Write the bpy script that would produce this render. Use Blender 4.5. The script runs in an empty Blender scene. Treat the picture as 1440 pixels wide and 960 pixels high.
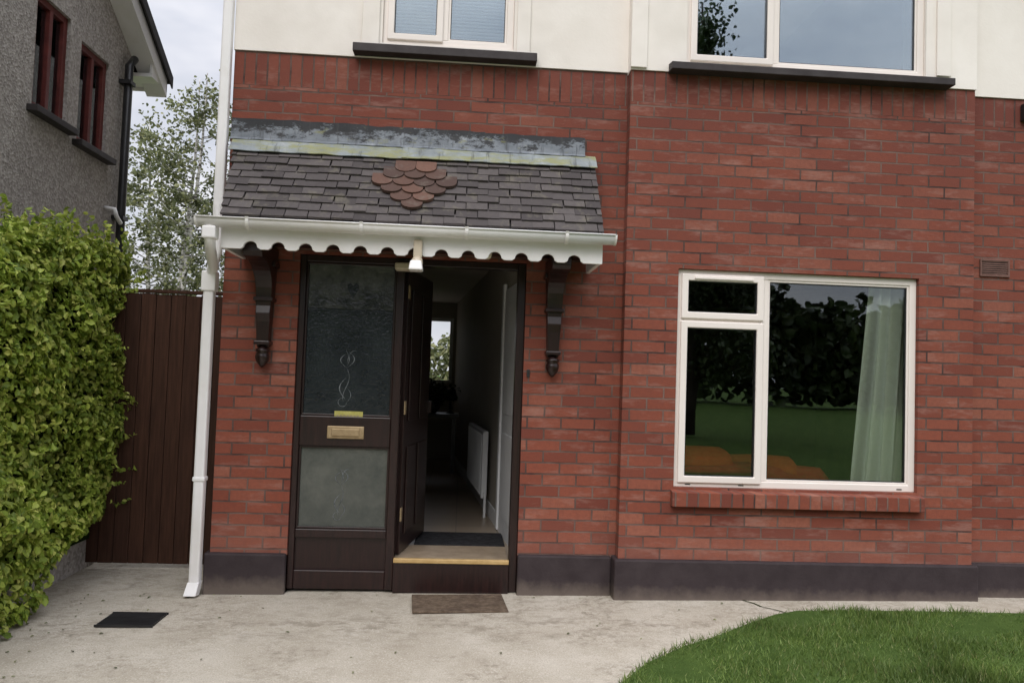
import bpy, bmesh, math, numpy as np
from mathutils import Vector, Matrix, noise as mnoise
rng=np.random.default_rng(7)
S=bpy.context.scene
S.view_settings.view_transform='Standard'; S.view_settings.look='None'; S.view_settings.exposure=0
COL=S.collection

# ---------------------------------------------------------------- materials
def newmat(name,rough=.6,spec=.3):
    m=bpy.data.materials.new(name); m.use_nodes=True
    nt=m.node_tree; b=nt.nodes['Principled BSDF']
    b.inputs['Roughness'].default_value=rough
    b.inputs['Specular IOR Level'].default_value=spec
    return m,nt,b
def objv(nt,sc=(1,1,1)):
    t=nt.nodes.new('ShaderNodeTexCoord')
    if sc==(1,1,1): return t.outputs['Object']
    mp=nt.nodes.new('ShaderNodeMapping')
    mp.inputs['Scale'].default_value=sc
    nt.links.new(t.outputs['Object'],mp.inputs[0]); return mp.outputs[0]
def noise(nt,vec,scale,detail=4,rough=.6):
    n=nt.nodes.new('ShaderNodeTexNoise'); n.inputs['Scale'].default_value=scale
    n.inputs['Detail'].default_value=min(detail,4); n.inputs['Roughness'].default_value=rough
    nt.links.new(vec,n.inputs['Vector']); return n.outputs['Fac']
def ramp(nt,fac,stops):
    r=nt.nodes.new('ShaderNodeValToRGB'); e=r.color_ramp.elements
    while len(e)<len(stops): e.new(.5)
    for i,(p,c) in enumerate(stops):
        e[i].position=p
        e[i].color=(c,c,c,1) if isinstance(c,(int,float)) else (*c,1)
    nt.links.new(fac,r.inputs[0]); return r.outputs[0]
def mix(nt,fac,a,b,mode='MIX'):
    m=nt.nodes.new('ShaderNodeMix'); m.data_type='RGBA'; m.blend_type=mode
    def s(k,v):
        if hasattr(v,'is_linked') or hasattr(v,'links'): nt.links.new(v,m.inputs[k])
        elif k==0: m.inputs[0].default_value=v
        else: m.inputs[k].default_value=(*v,1)
    s(0,fac); s(6,a); s(7,b); return m.outputs[2]
def bump(nt,b,h,strength=.3,dist=.01,prev=None):
    n=nt.nodes.new('ShaderNodeBump'); n.inputs['Strength'].default_value=strength
    n.inputs['Distance'].default_value=dist; nt.links.new(h,n.inputs['Height'])
    if prev: nt.links.new(prev,n.inputs['Normal'])
    nt.links.new(n.outputs[0],b.inputs['Normal']); return n.outputs[0]
def setc(nt,b,c): nt.links.new(c,b.inputs['Base Color'])
def math_(nt,op,a,b=None):
    n=nt.nodes.new('ShaderNodeMath'); n.operation=op
    for i,v in enumerate((a,b)):
        if v is None: continue
        if isinstance(v,(int,float)): n.inputs[i].default_value=v
        else: nt.links.new(v,n.inputs[i])
    return n.outputs[0]

def noisy(name,c1,c2,scale=6,rough=.6,spec=.3,bs=0,bscale=80,bd=.003,c3=None,detail=4):
    m,nt,b=newmat(name,rough,spec); v=objv(nt)
    c=ramp(nt,noise(nt,v,scale,detail),[(.3,c1),(.7,c2)])
    if c3 is not None:
        c=mix(nt,ramp(nt,noise(nt,v,scale*.35,4,.7),[(.5,0.),(.68,.7)]),c,c3)
    setc(nt,b,c)
    if bs: bump(nt,b,noise(nt,v,bscale,2),bs,bd)
    return m

def brick_mat(name,bw=.225,rh=.075,offset=.5,xo=0,zo=-.29):
    m,nt,b=newmat(name,.85,.2)
    t=nt.nodes.new('ShaderNodeTexCoord'); s=nt.nodes.new('ShaderNodeSeparateXYZ'); nt.links.new(t.outputs['Object'],s.inputs[0])
    cb=nt.nodes.new('ShaderNodeCombineXYZ')
    u=math_(nt,'ADD',math_(nt,'ADD',s.outputs[0],s.outputs[1]),xo+20*bw)
    nt.links.new(u,cb.inputs[0]); nt.links.new(math_(nt,'ADD',s.outputs[2],zo+10*rh),cb.inputs[1])
    nz=nt.nodes.new('ShaderNodeTexNoise'); nz.inputs['Scale'].default_value=13; nz.inputs['Detail'].default_value=3; nt.links.new(t.outputs['Object'],nz.inputs['Vector'])
    vm=nt.nodes.new('ShaderNodeVectorMath'); vm.operation='MULTIPLY_ADD'
    vm.inputs[1].default_value=(.007,.007,0); nt.links.new(nz.outputs['Color'],vm.inputs[0]); nt.links.new(cb.outputs[0],vm.inputs[2])
    br=nt.nodes.new('ShaderNodeTexBrick'); nt.links.new(vm.outputs[0],br.inputs['Vector'])
    br.offset=offset; br.inputs['Scale'].default_value=1
    br.inputs['Brick Width'].default_value=bw; br.inputs['Row Height'].default_value=rh
    br.inputs['Mortar Size'].default_value=.006; br.inputs['Mortar Smooth'].default_value=.2
    br.inputs['Bias'].default_value=0.0
    br.inputs['Color1'].default_value=(0,0,0,1); br.inputs['Color2'].default_value=(1,1,1,1); br.inputs['Mortar'].default_value=(.5,.5,.5,1)
    v=t.outputs['Object']
    bc=ramp(nt,br.outputs['Color'],[(0,(.175,.048,.032)),(.35,(.230,.064,.038)),(.75,(.270,.078,.046)),(1,(.315,.115,.073))])
    bc=mix(nt,ramp(nt,noise(nt,v,38,4,.7),[(.3,.0),(.72,.5)]),bc,(.145,.052,.039))
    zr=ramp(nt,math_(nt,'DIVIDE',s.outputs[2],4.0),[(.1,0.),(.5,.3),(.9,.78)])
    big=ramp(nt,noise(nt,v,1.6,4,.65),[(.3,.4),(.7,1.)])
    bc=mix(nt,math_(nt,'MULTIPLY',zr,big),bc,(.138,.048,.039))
    vs=objv(nt,(2.2,2.2,8))
    bloom=ramp(nt,noise(nt,vs,1.3,4,.75),[(.53,0.),(.76,.45)])
    bc=mix(nt,bloom,bc,(.38,.24,.20))
    mc=mix(nt,ramp(nt,noise(nt,v,4,4),[(.35,0.),(.65,1.)]),(.062,.038,.033),(.185,.118,.096))
    c=mix(nt,br.outputs['Fac'],bc,mc)
    dr=ramp(nt,s.outputs[2],[(.27,.4),(.55,0.)])
    c=mix(nt,math_(nt,'MULTIPLY',dr,noise(nt,v,10,3)),c,(.34,.20,.16))
    setc(nt,b,c)
    h=math_(nt,'SUBTRACT',math_(nt,'MULTIPLY',noise(nt,v,110,1),.3),br.outputs['Fac'])
    bump(nt,b,h,.8,.006)
    return m
M_brick=brick_mat('red_brick')
M_soldier=brick_mat('soldier_brick',.075,.225,0,0,-3.312)
M_sillb=brick_mat('sill_brick',.075,.30,0,0.01,-.63)

M_render=noisy('cream_render',(.79,.735,.675),(.865,.815,.76),2.5,.9,.15,.25,55,.003,(.71,.66,.60))
M_plinth,nt,b=newmat('plinth_paint',.7,.25); v=objv(nt)
c=ramp(nt,noise(nt,v,7,4),[(.3,(.032,.023,.025)),(.7,(.050,.038,.040))])
s=nt.nodes.new('ShaderNodeSeparateXYZ'); nt.links.new(v,s.inputs[0])
dz=ramp(nt,math_(nt,'ADD',s.outputs[2],math_(nt,'MULTIPLY',noise(nt,v,12,4,.7),.12)),[(.10,.8),(.19,0.)])
c=mix(nt,dz,c,(.15,.12,.10)); setc(nt,b,c); bump(nt,b,noise(nt,v,30,2),.4,.004)
M_upvc=noisy('upvc',(.79,.72,.665),(.83,.76,.705),3,.35,.5)
M_white=noisy('white_plastic',(.82,.80,.79),(.86,.845,.84),5,.35,.5,c3=(.73,.705,.66))
M_sill=noisy('dark_sill',(.028,.022,.022),(.05,.042,.042),9,.6,.3,.2,40,.002)
M_lead,nt,b=newmat('lead_flashing',.6,.3)
v=objv(nt,(1,1,2)); c=ramp(nt,noise(nt,v,6,4,.7),[(.3,(.11,.125,.145)),(.6,(.20,.22,.245)),(.8,(.36,.38,.40))])
s=nt.nodes.new('ShaderNodeSeparateXYZ'); nt.links.new(objv(nt),s.inputs[0])
tp=ramp(nt,math_(nt,'ADD',math_(nt,'SUBTRACT',s.outputs[2],2.5),math_(nt,'MULTIPLY',noise(nt,v,8,4,.8),.42)),[(.70,0.),(.745,.95)])
c=mix(nt,tp,c,(.02,.02,.022))
c=mix(nt,ramp(nt,noise(nt,objv(nt,(9,1,1.2)),3,4,.7),[(.55,0.),(.66,.7)]),c,(.05,.05,.052))
c=mix(nt,ramp(nt,noise(nt,objv(nt,(1.5,1,3)),5,4,.7),[(.6,0.),(.7,.6)]),c,(.22,.22,.09))
setc(nt,b,c); bump(nt,b,noise(nt,objv(nt),9,2),.3,.006)
M_lead2,nt,b=newmat('lead_apron',.6,.35)
v=objv(nt); c=ramp(nt,noise(nt,v,7,4,.7),[(.3,(.17,.19,.20)),(.6,(.27,.30,.31)),(.8,(.44,.45,.45))])
c=mix(nt,ramp(nt,noise(nt,objv(nt,(1,3,3)),4,4,.75),[(.45,0.),(.6,.75)]),c,(.26,.26,.09))
c=mix(nt,ramp(nt,noise(nt,objv(nt,(7,1,1)),3,4,.75),[(.58,0.),(.68,.6)]),c,(.06,.06,.055))
setc(nt,b,c); bump(nt,b,noise(nt,v,9,2),.25,.006)

def island(name,stops,rough=.8,spec=.2,moss=None,bs=.3):
    m,nt,b=newmat(name,rough,spec); v=objv(nt)
    g=nt.nodes.new('ShaderNodeNewGeometry')
    c=ramp(nt,g.outputs['Random Per Island'],stops)
    c=mix(nt,ramp(nt,noise(nt,v,30,4,.7),[(.35,0.),(.75,.45)]),c,stops[0][1])
    if moss: c=mix(nt,ramp(nt,noise(nt,v,9,4,.75),[(.54,0.),(.72,.7)]),c,moss)
    setc(nt,b,c); bump(nt,b,noise(nt,v,90,2),bs,.004); return m
M_tile=island('slate_tile',[(0,(.062,.054,.054)),(.5,(.088,.077,.076)),(1,(.118,.104,.101))],moss=(.165,.15,.115))
M_terra=island('terracotta_tile',[(0,(.075,.050,.043)),(.5,(.115,.066,.052)),(1,(.185,.098,.072))],moss=(.17,.145,.12))
M_dw,nt,b=newmat('dark_mahogany',.32,.5); v=objv(nt,(12,12,1.2))
setc(nt,b,ramp(nt,noise(nt,v,5,4),[(.3,(.010,.0045,.0045)),(.7,(.026,.010,.009))])); bump(nt,b,noise(nt,v,12,2),.15,.002)
M_gate,nt,b=newmat('stained_timber',.75,.2); v=objv(nt,(14,14,1))
g=nt.nodes.new('ShaderNodeNewGeometry')
c=ramp(nt,noise(nt,v,3,4,.7),[(.3,(.040,.018,.011)),(.7,(.090,.041,.025))])
c=mix(nt,math_(nt,'MULTIPLY',g.outputs['Random Per Island'],.5),c,(.036,.018,.013))
setc(nt,b,c); bump(nt,b,noise(nt,v,8,3),.3,.003)
M_brass=noisy('brass',(.30,.21,.11),(.44,.33,.19),20,.5,.5); M_brass.node_tree.nodes['Principled BSDF'].inputs['Metallic'].default_value=.4
M_thr=noisy('threshold_wood',(.42,.27,.10),(.58,.40,.18),15,.45,.4)
M_thr2=noisy('threshold_board',(.25,.19,.13),(.36,.28,.20),15,.4,.4)
M_beige=noisy('beige_plastic',(.50,.42,.32),(.60,.52,.40),8,.4,.5)
M_black=noisy('black_plastic',(.012,.012,.013),(.025,.025,.026),9,.4,.5)
M_dash,nt,b=newmat('pebble_dash',.95,.1); v=objv(nt)
vo=nt.nodes.new('ShaderNodeTexVoronoi'); vo.inputs['Scale'].default_value=48; nt.links.new(v,vo.inputs['Vector'])
c=ramp(nt,vo.outputs['Color'],[(0,(.26,.235,.21)),(.5,(.40,.365,.335)),(1,(.60,.56,.52))])
c=mix(nt,ramp(nt,noise(nt,objv(nt,(1,1,.3)),1.5,4,.7),[(.35,.0),(.7,.45)]),c,(.25,.23,.215))
setc(nt,b,c); bump(nt,b,vo.outputs['Distance'],.6,.008)
M_redframe=noisy('red_timber_frame',(.09,.016,.013),(.15,.030,.024),9,.5,.35)
M_roof=noisy('roof_tile',(.03,.028,.03),(.06,.055,.055),8,.8,.2)
M_conc,nt,b=newmat('concrete',.9,.15); v=objv(nt)
c=ramp(nt,noise(nt,v,2.2,4,.65),[(.3,(.40,.355,.285)),(.5,(.475,.43,.355)),(.72,(.55,.505,.43))])
c=mix(nt,ramp(nt,noise(nt,v,150,1,.5),[(.45,0.),(.7,.5)]),c,(.28,.235,.18))
c=mix(nt,ramp(nt,noise(nt,v,110,1,.5),[(.60,0.),(.72,.6)]),c,(.66,.60,.52))
patch=math_(nt,'MULTIPLY',ramp(nt,noise(nt,v,1.5,4,.7),[(.46,0.),(.64,.85)]),ramp(nt,noise(nt,v,24,4,.8),[(.47,0.),(.63,.7)]))
c=mix(nt,patch,c,(.16,.13,.095))
s=nt.nodes.new('ShaderNodeSeparateXYZ'); nt.links.new(v,s.inputs[0])
gb=ramp(nt,math_(nt,'ADD',math_(nt,'MULTIPLY',s.outputs[1],.8),.8),[(0,.08),(.3,.65),(.52,.25),(1,.5)])
c=mix(nt,math_(nt,'MULTIPLY',gb,ramp(nt,noise(nt,objv(nt,(1,1.8,1)),6,4,.85),[(.48,0.),(.62,.85)])),c,(.17,.14,.10))
setc(nt,b,c); bump(nt,b,noise(nt,v,120,2,.7),.6,.004)
M_grass,nt,b=newmat('lawn_soil',.95,.1); v=objv(nt)
setc(nt,b,ramp(nt,noise(nt,v,3,4,.7),[(.3,(.045,.080,.018)),(.7,(.080,.128,.030))])); bump(nt,b,noise(nt,v,90,2),.8,.02)
def leafmat(name,stops,trans=.3,ns=2.5,nmul=(.35,1.1)):
    m,nt,b=newmat(name,.45,.3); v=objv(nt)
    g=nt.nodes.new('ShaderNodeNewGeometry')
    c=ramp(nt,g.outputs['Random Per Island'],stops)
    k=ramp(nt,noise(nt,v,ns,2,.6),[(.3,nmul[0]),(.65,nmul[1])])
    c=mix(nt,1.0,c,k,'MULTIPLY'); setc(nt,b,c)
    if trans>0:
        tr=nt.nodes.new('ShaderNodeBsdfTranslucent'); nt.links.new(c,tr.inputs[0])
        ms=nt.nodes.new('ShaderNodeMixShader'); ms.inputs[0].default_value=trans
        out=nt.nodes['Material Output']
        nt.links.new(b.outputs[0],ms.inputs[1]); nt.links.new(tr.outputs[0],ms.inputs[2]); nt.links.new(ms.outputs[0],out.inputs[0])
    return m
M_hleaf=leafmat('hedge_leaf',[(0,(.13,.20,.028)),(.35,(.29,.38,.055)),(.75,(.45,.53,.095)),(1,(.62,.63,.17))],.3,3.0,(.65,1.1))
M_bleaf=leafmat('birch_leaf',[(0,(.12,.14,.065)),(.6,(.22,.245,.11)),(1,(.36,.36,.17))],.25)
M_tleaf=leafmat('tree_leaf',[(0,(.025,.045,.012)),(1,(.07,.10,.03))],0,.4)
M_blade=leafmat('grass_blade',[(0,(.07,.125,.026)),(.6,(.135,.205,.046)),(.93,(.20,.275,.07)),(1,(.36,.34,.16))],.25,1.8,(.6,1.15))
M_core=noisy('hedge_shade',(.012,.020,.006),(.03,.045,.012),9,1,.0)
M_bark=noisy('bark',(.03,.025,.02),(.07,.055,.045),9,.9,.1,.5,30,.01)
M_birch,nt,b=newmat('birch_bark',.8,.2); v=objv(nt,(1,1,4))
setc(nt,b,ramp(nt,noise(nt,v,5,4,.7),[(.42,(.08,.07,.06)),(.5,(.55,.53,.50)),(.8,(.68,.66,.62))]))
M_inwall=noisy('interior_paint',(.38,.35,.30),(.42,.39,.34),3,.8,.2)
M_inwhite=noisy('interior_white',(.70,.71,.72),(.76,.77,.78),3,.5,.4)
M_room=noisy('room_paint',(.20,.17,.13),(.24,.20,.16),3,.8,.2)
M_carpet=noisy('room_floor',(.10,.07,.05),(.16,.11,.07),3,.8,.2)
M_hfloor,nt,b=newmat('hall_tiles',.3,.5); v=objv(nt)
br=nt.nodes.new('ShaderNodeTexBrick'); nt.links.new(v,br.inputs['Vector']); br.offset=0
br.inputs['Scale'].default_value=1; br.inputs['Brick Width'].default_value=.33; br.inputs['Row Height'].default_value=.33; br.inputs['Mortar Size'].default_value=.004
br.inputs['Color1'].default_value=(.36,.29,.22,1); br.inputs['Color2'].default_value=(.31,.25,.19,1); br.inputs['Mortar'].default_value=(.17,.14,.11,1)
setc(nt,b,br.outputs['Color'])
M_curtain=noisy('curtain_cloth',(.80,.80,.70),(.86,.86,.77),30,.9,.1)
M_orange=noisy('orange_cloth',(.55,.065,.018),(.68,.105,.03),20,.9,.1,.3,80,.004)
M_red=noisy('red_cloth',(.42,.03,.02),(.52,.05,.035),20,.9,.1,.3,80,.004)
M_mat=noisy('mat_coir',(.10,.072,.05),(.20,.15,.11),25,1,.05,.9,120,.01,(.07,.05,.04))
M_mat2=noisy('mat_dark',(.025,.025,.027),(.05,.05,.055),25,1,.05,.9,160,.006)
M_yellow=noisy('yellow_sticker',(.36,.33,.08),(.50,.46,.15),40,.5,.3)
M_etch=noisy('etched_glass',(.04,.05,.055),(.24,.26,.27),45,.7,.3)
M_vent=noisy('vent_brown',(.14,.075,.06),(.20,.11,.09),20,.7,.2)
M_moss=noisy('moss_line',(.02,.03,.01),(.07,.08,.03),30,1,0)
def glassmat(name,add,tint):
    m=bpy.data.materials.new(name); m.use_nodes=True; nt=m.node_tree
    nt.nodes.remove(nt.nodes['Principled BSDF'])
    tr=nt.nodes.new('ShaderNodeBsdfTransparent'); tr.inputs[0].default_value=(.90,.93,.91,1)
    gl=nt.nodes.new('ShaderNodeBsdfGlossy'); gl.inputs['Roughness'].default_value=.01; gl.inputs[0].default_value=(*tint,1)
    tc=nt.nodes.new('ShaderNodeTexCoord'); nz=nt.nodes.new('ShaderNodeTexNoise'); nz.inputs['Scale'].default_value=1.3; nz.inputs['Detail'].default_value=1
    nt.links.new(tc.outputs['Object'],nz.inputs['Vector'])
    bp=nt.nodes.new('ShaderNodeBump'); bp.inputs['Strength'].default_value=.25; bp.inputs['Distance'].default_value=.01
    nt.links.new(nz.outputs[0],bp.inputs['Height']); nt.links.new(bp.outputs[0],gl.inputs['Normal'])
    fr=nt.nodes.new('ShaderNodeFresnel'); fr.inputs[0].default_value=1.5
    ad=nt.nodes.new('ShaderNodeMath'); ad.operation='ADD'; ad.inputs[1].default_value=add; nt.links.new(fr.outputs[0],ad.inputs[0])
    ms=nt.nodes.new('ShaderNodeMixShader'); nt.links.new(ad.outputs[0],ms.inputs[0]); nt.links.new(tr.outputs[0],ms.inputs[1]); nt.links.new(gl.outputs[0],ms.inputs[2])
    nt.links.new(ms.outputs[0],nt.nodes['Material Output'].inputs[0]); return m
M_glass=glassmat('window_glass',.045,(.92,.96,1))
M_glass_up=glassmat('coated_window_glass',.28,(.82,.92,1))
def obscure(name,c1,c2,bs,rough=.16,bsc=45):
    m,nt,b=newmat(name,rough,.5); v=objv(nt)
    setc(nt,b,ramp(nt,noise(nt,v,4,4,.7),[(.35,c1),(.7,c2)]))
    bump(nt,b,noise(nt,v,bsc,3,.6),bs,.006); return m
M_obs=obscure('obscure_glass_upper',(.009,.012,.016),(.022,.028,.032),.6)
M_obs2=obscure('obscure_glass_lower',(.060,.067,.060),(.11,.115,.10),.6)
M_lace=obscure('lace_glass',(.012,.015,.017),(.13,.135,.13),1.0,.2,25)

# ---------------------------------------------------------------- geometry helpers
def empty(name):
    e=bpy.data.objects.new(name,None); COL.objects.link(e); e.empty_display_size=.1; return e
def mk(name,verts,faces,mat,parent=None,bevel=0,smooth=False):
    me=bpy.data.meshes.new(name); me.from_pydata([tuple(map(float,v)) for v in verts],[],faces); me.update()
    o=bpy.data.objects.new(name,me); COL.objects.link(o)
    if mat: me.materials.append(mat)
    if parent: o.parent=parent
    bm=bmesh.new(); bm.from_mesh(me); bmesh.ops.recalc_face_normals(bm,faces=bm.faces); bm.to_mesh(me); bm.free()
    if bevel:
        md=o.modifiers.new('b','BEVEL'); md.width=bevel; md.segments=2; md.limit_method='ANGLE'
    if smooth:
        for p in me.polygons: p.use_smooth=True
    return o
BF=[(0,1,2,3),(7,6,5,4),(0,4,5,1),(1,5,6,2),(2,6,7,3),(3,7,4,0)]
def bv(x0,x1,y0,y1,z0,z1):
    return [(x0,y0,z0),(x1,y0,z0),(x1,y1,z0),(x0,y1,z0),(x0,y0,z1),(x1,y0,z1),(x1,y1,z1),(x0,y1,z1)]
def box(name,x0,x1,y0,y1,z0,z1,mat,parent=None,bevel=0):
    return mk(name,bv(x0,x1,y0,y1,z0,z1),BF,mat,parent,bevel)
def boxes(name,lst,mat,parent=None,bevel=0):
    V=[];F=[]
    for a in lst:
        n=len(V); V+=bv(*a); F+=[tuple(i+n for i in f) for f in BF]
    return mk(name,V,F,mat,parent,bevel)
def ring(name,x0,x1,z0,z1,w,y0,y1,mat,parent,bevel=.004):
    o=[(x0,z0),(x1,z0),(x1,z1),(x0,z1)]; i=[(x0+w,z0+w),(x1-w,z0+w),(x1-w,z1-w),(x0+w,z1-w)]
    V=[(x,y0,z) for x,z in o+i]+[(x,y1,z) for x,z in o+i]; F=[]
    for k in range(4):
        l=(k+1)%4
        F+=[(k,l,4+l,4+k),(8+l,8+k,12+k,12+l),(l,k,8+k,8+l),(4+k,4+l,12+l,12+k)]
    return mk(name,V,F,mat,parent,bevel)
def prism(name,pts,axis,a0,a1,mat,parent=None,bevel=0):
    def P(p,a): return {'x':(a,p[0],p[1]),'y':(p[0],a,p[1]),'z':(p[0],p[1],a)}[axis]
    n=len(pts); V=[P(p,a0) for p in pts]+[P(p,a1) for p in pts]
    F=[tuple(range(n)),tuple(range(2*n-1,n-1,-1))]+[(k,(k+1)%n,n+(k+1)%n,n+k) for k in range(n)]
    return mk(name,V,F,mat,parent,bevel)
def wallpanel(name,x0,x1,z0,z1,y,th,holes,mat,parent):
    xs=sorted({x0,x1,*[h[0] for h in holes],*[h[1] for h in holes]}); zs=sorted({z0,z1,*[h[2] for h in holes],*[h[3] for h in holes]})
    xs=[a for a in xs if x0<=a<=x1]; zs=[a for a in zs if z0<=a<=z1]
    V=[];F=[]
    def q(*p):
        n=len(V); V.extend(p); F.append((n,n+1,n+2,n+3))
    for a,b in zip(xs,xs[1:]):
        for c,d in zip(zs,zs[1:]):
            mx,mz=(a+b)/2,(c+d)/2
            if any(h[0]<mx<h[1] and h[2]<mz<h[3] for h in holes): continue
            q((a,y,c),(b,y,c),(b,y,d),(a,y,d)); q((a,y+th,c),(a,y+th,d),(b,y+th,d),(b,y+th,c))
    def tube(a,b,c,d):
        c=max(c,z0); d=min(d,z1); a=max(a,x0); b=min(b,x1)
        q((a,y,c),(a,y+th,c),(a,y+th,d),(a,y,d)); q((b,y,c),(b,y,d),(b,y+th,d),(b,y+th,c))
        q((a,y,c),(b,y,c),(b,y+th,c),(a,y+th,c)); q((a,y,d),(a,y+th,d),(b,y+th,d),(b,y,d))
    for h in holes: tube(*h)
    tube(x0,x1,z0,z1)
    me=bpy.data.meshes.new(name); me.from_pydata(V,[],F); me.materials.append(mat)
    o=bpy.data.objects.new(name,me); COL.objects.link(o); o.parent=parent; return o
def lathe(name,prof,cx,cy,mat,parent,n=20):
    V=[];F=[]
    for r,z in prof:
        for k in range(n):
            a=2*math.pi*k/n; V.append((cx+r*math.cos(a),cy+r*math.sin(a),z))
    for i in range(len(prof)-1):
        for k in range(n):
            F.append((i*n+k,i*n+(k+1)%n,(i+1)*n+(k+1)%n,(i+1)*n+k))
    F+=[tuple(range(n)),tuple(range((len(prof)-1)*n,len(prof)*n))]
    return mk(name,V,F,mat,parent,0,True)
def tubes(name,paths,mat,parent=None,n=8):
    V=[];F=[]
    for path in paths:
        base=len(V); P=[Vector(p) for p,_ in path]
        for i,(p,r) in enumerate(path):
            d=(P[min(i+1,len(P)-1)]-P[max(i-1,0)]).normalized()
            a=d.orthogonal().normalized() if abs(d.z)<.9 else d.cross(Vector((1,0,0))).normalized(); b_=d.cross(a)
            for k in range(n):
                t=2*math.pi*k/n; V.append(P[i]+(a*math.cos(t)+b_*math.sin(t))*r)
        for i in range(len(path)-1):
            for k in range(n):
                F.append((base+i*n+k,base+i*n+(k+1)%n,base+(i+1)*n+(k+1)%n,base+(i+1)*n+k))
        F+=[tuple(base+k for k in range(n)),tuple(base+(len(path)-1)*n+k for k in range(n))]
    return mk(name,V,F,mat,parent,0,True)
def leaves(name,P,N,size,mat,parent=None,aspect=.55,up=.3):
    n=len(P); N=N/np.linalg.norm(N,axis=1,keepdims=True)
    T=rng.normal(size=(n,3)); T[:,2]+=up; T-=N*(T*N).sum(1,keepdims=True); T/=np.linalg.norm(T,axis=1,keepdims=True)
    B=np.cross(N,T); s=(size*rng.uniform(.6,1.25,n))[:,None]; w=s*aspect*.5
    fo=N*s*.12
    v=np.stack([P-T*s*.5, P-T*s*.18+B*w+fo, P+T*s*.2+B*w*.8+fo, P+T*s*.5-fo, P+T*s*.2-B*w*.8+fo, P-T*s*.18-B*w+fo],1).reshape(-1,3)
    base=np.arange(n)[:,None]*6
    f=np.concatenate([base+np.array([[0,1,2,3]]),base+np.array([[0,3,4,5]])],1).reshape(-1,4)
    me=bpy.data.meshes.new(name); me.vertices.add(len(v)); me.vertices.foreach_set('co',v.ravel().astype(np.float32))
    me.loops.add(f.size); me.loops.foreach_set('vertex_index',f.ravel().astype(np.int32))
    me.polygons.add(len(f)); me.polygons.foreach_set('loop_start',(np.arange(len(f))*4).astype(np.int32)); me.polygons.foreach_set('loop_total',np.full(len(f),4,np.int32))
    me.update(); me.validate(); me.materials.append(mat)
    o=bpy.data.objects.new(name,me); COL.objects.link(o)
    if parent: o.parent=parent
    return o
def gz(x): return max(-.02,min(.06,.02+.012*x))

# ---------------------------------------------------------------- ground
mk('ground',[(-400,-400,-.06),(400,-400,-.06),(400,400,-.06),(-400,400,-.06)],[(0,1,2,3)],M_grass)
V=[];F=[]
xs=[-2.72,-2.2,-1.5,-.5,.5,1.5,2.5,3.4,5,8]
for x in xs: V+=[(x,-9,gz(x)),(x,-.0,gz(x)),(x,12,gz(x))]
for i in range(len(xs)-1): F+=[(3*i,3*i+3,3*i+4,3*i+1),(3*i+1,3*i+4,3*i+5,3*i+2)]
mk('concrete_path',V,F,M_conc)
edge=[(.55,-9),(.55,-3.2),(.62,-2.2),(.72,-1.7),(.80,-1.47),(.98,-1.22),(1.20,-1.02),(1.43,-.86),(1.70,-.64),(1.93,-.47),(2.10,-.395),(2.4,-.385),(2.9,-.40),(3.5,-.43),(5,-.45),(8,-.48)]
V=[];F=[]
for i,(x,y) in enumerate(edge):
    V+=[(x,y,gz(x)+.004),(x+.02,y-.02,gz(x)+.022)]
n=len(V); V+=[(8,-9,.08),(.56,-9,.05)]
for i in range(len(edge)-1): F.append((2*i,2*i+2,2*i+3,2*i+1))
F.append(tuple([2*i+1 for i in range(len(edge))]+[n]))
lawn_e=empty('lawn')
mk('lawn_soil',V,F,M_grass,lawn_e)
ex=np.array([e[0] for e in edge]); ey=np.array([e[1] for e in edge])
N=130000
gx=rng.uniform(.55,5.2,N); gy=rng.uniform(-2.6,-.34,N)
ln_=np.array([mnoise.noise((a*5,b*5,4)) for a,b in zip(gx,gy)])
lim=np.interp(gx,ex,ey)+rng.normal(0,.014,N)+ln_*.04
k=(gy<lim); k&=(gx>.55); gx=gx[k]; gy=gy[k]
dens=np.array([mnoise.noise((a*2.2,b*2.2,0)) for a,b in zip(gx,gy)])
k=rng.uniform(size=len(gx))<.72+dens; gx=gx[k];gy=gy[k];dens=dens[k]
n=len(gx); h=rng.uniform(.015,.048,n)*(1+1.0*dens); a=rng.uniform(0,6.28,n); w=.0028
lx=rng.normal(0,.018,n); ly=rng.normal(0,.018,n); z0=np.clip(.02+.012*gx,-.02,.06)+.012
A=np.stack([gx-np.cos(a)*w,gy-np.sin(a)*w,z0],1);B=np.stack([gx+np.cos(a)*w,gy+np.sin(a)*w,z0],1);C_=np.stack([gx+lx,gy+ly,z0+h],1)
v=np.stack([A,B,C_],1).reshape(-1,3)
me=bpy.data.meshes.new('grass_blades'); me.vertices.add(len(v)); me.vertices.foreach_set('co',v.ravel().astype(np.float32))
me.loops.add(n*3); me.loops.foreach_set('vertex_index',np.arange(n*3,dtype=np.int32)); me.polygons.add(n)
me.polygons.foreach_set('loop_start',(np.arange(n)*3).astype(np.int32)); me.polygons.foreach_set('loop_total',np.full(n,3,np.int32)); me.update(); me.materials.append(M_blade)
o=bpy.data.objects.new('grass_blades',me); COL.objects.link(o); o.parent=lawn_e
pj=[(1.88,-.13),(1.93,-.20),(1.95,-.27),(2.02,-.34),(2.06,-.40)]
V=[];F=[]
for x,y in pj: V+=[(x-.006,y,gz(x)+.004),(x+.007,y,gz(x)+.004)]
for i in range(len(pj)-1): F.append((2*i,2*i+1,2*i+3,2*i+2))
mk('path_joint',V,F,M_moss)
P=np.stack([rng.uniform(-2.3,2.5,90),rng.uniform(-1.7,-.05,90),np.zeros(90)],1)
P[:30,0]=rng.uniform(-2.4,-2.0,30); P[30:45,1]=rng.uniform(-.12,-.05,15); P[:,2]=np.clip(.02+.012*P[:,0],-.02,.06)+.006
N_=rng.normal(0,.12,(90,3)); N_[:,2]=1
leaves('fallen_leaves',P,N_,.022,M_bleaf,None,.5,0)

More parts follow.
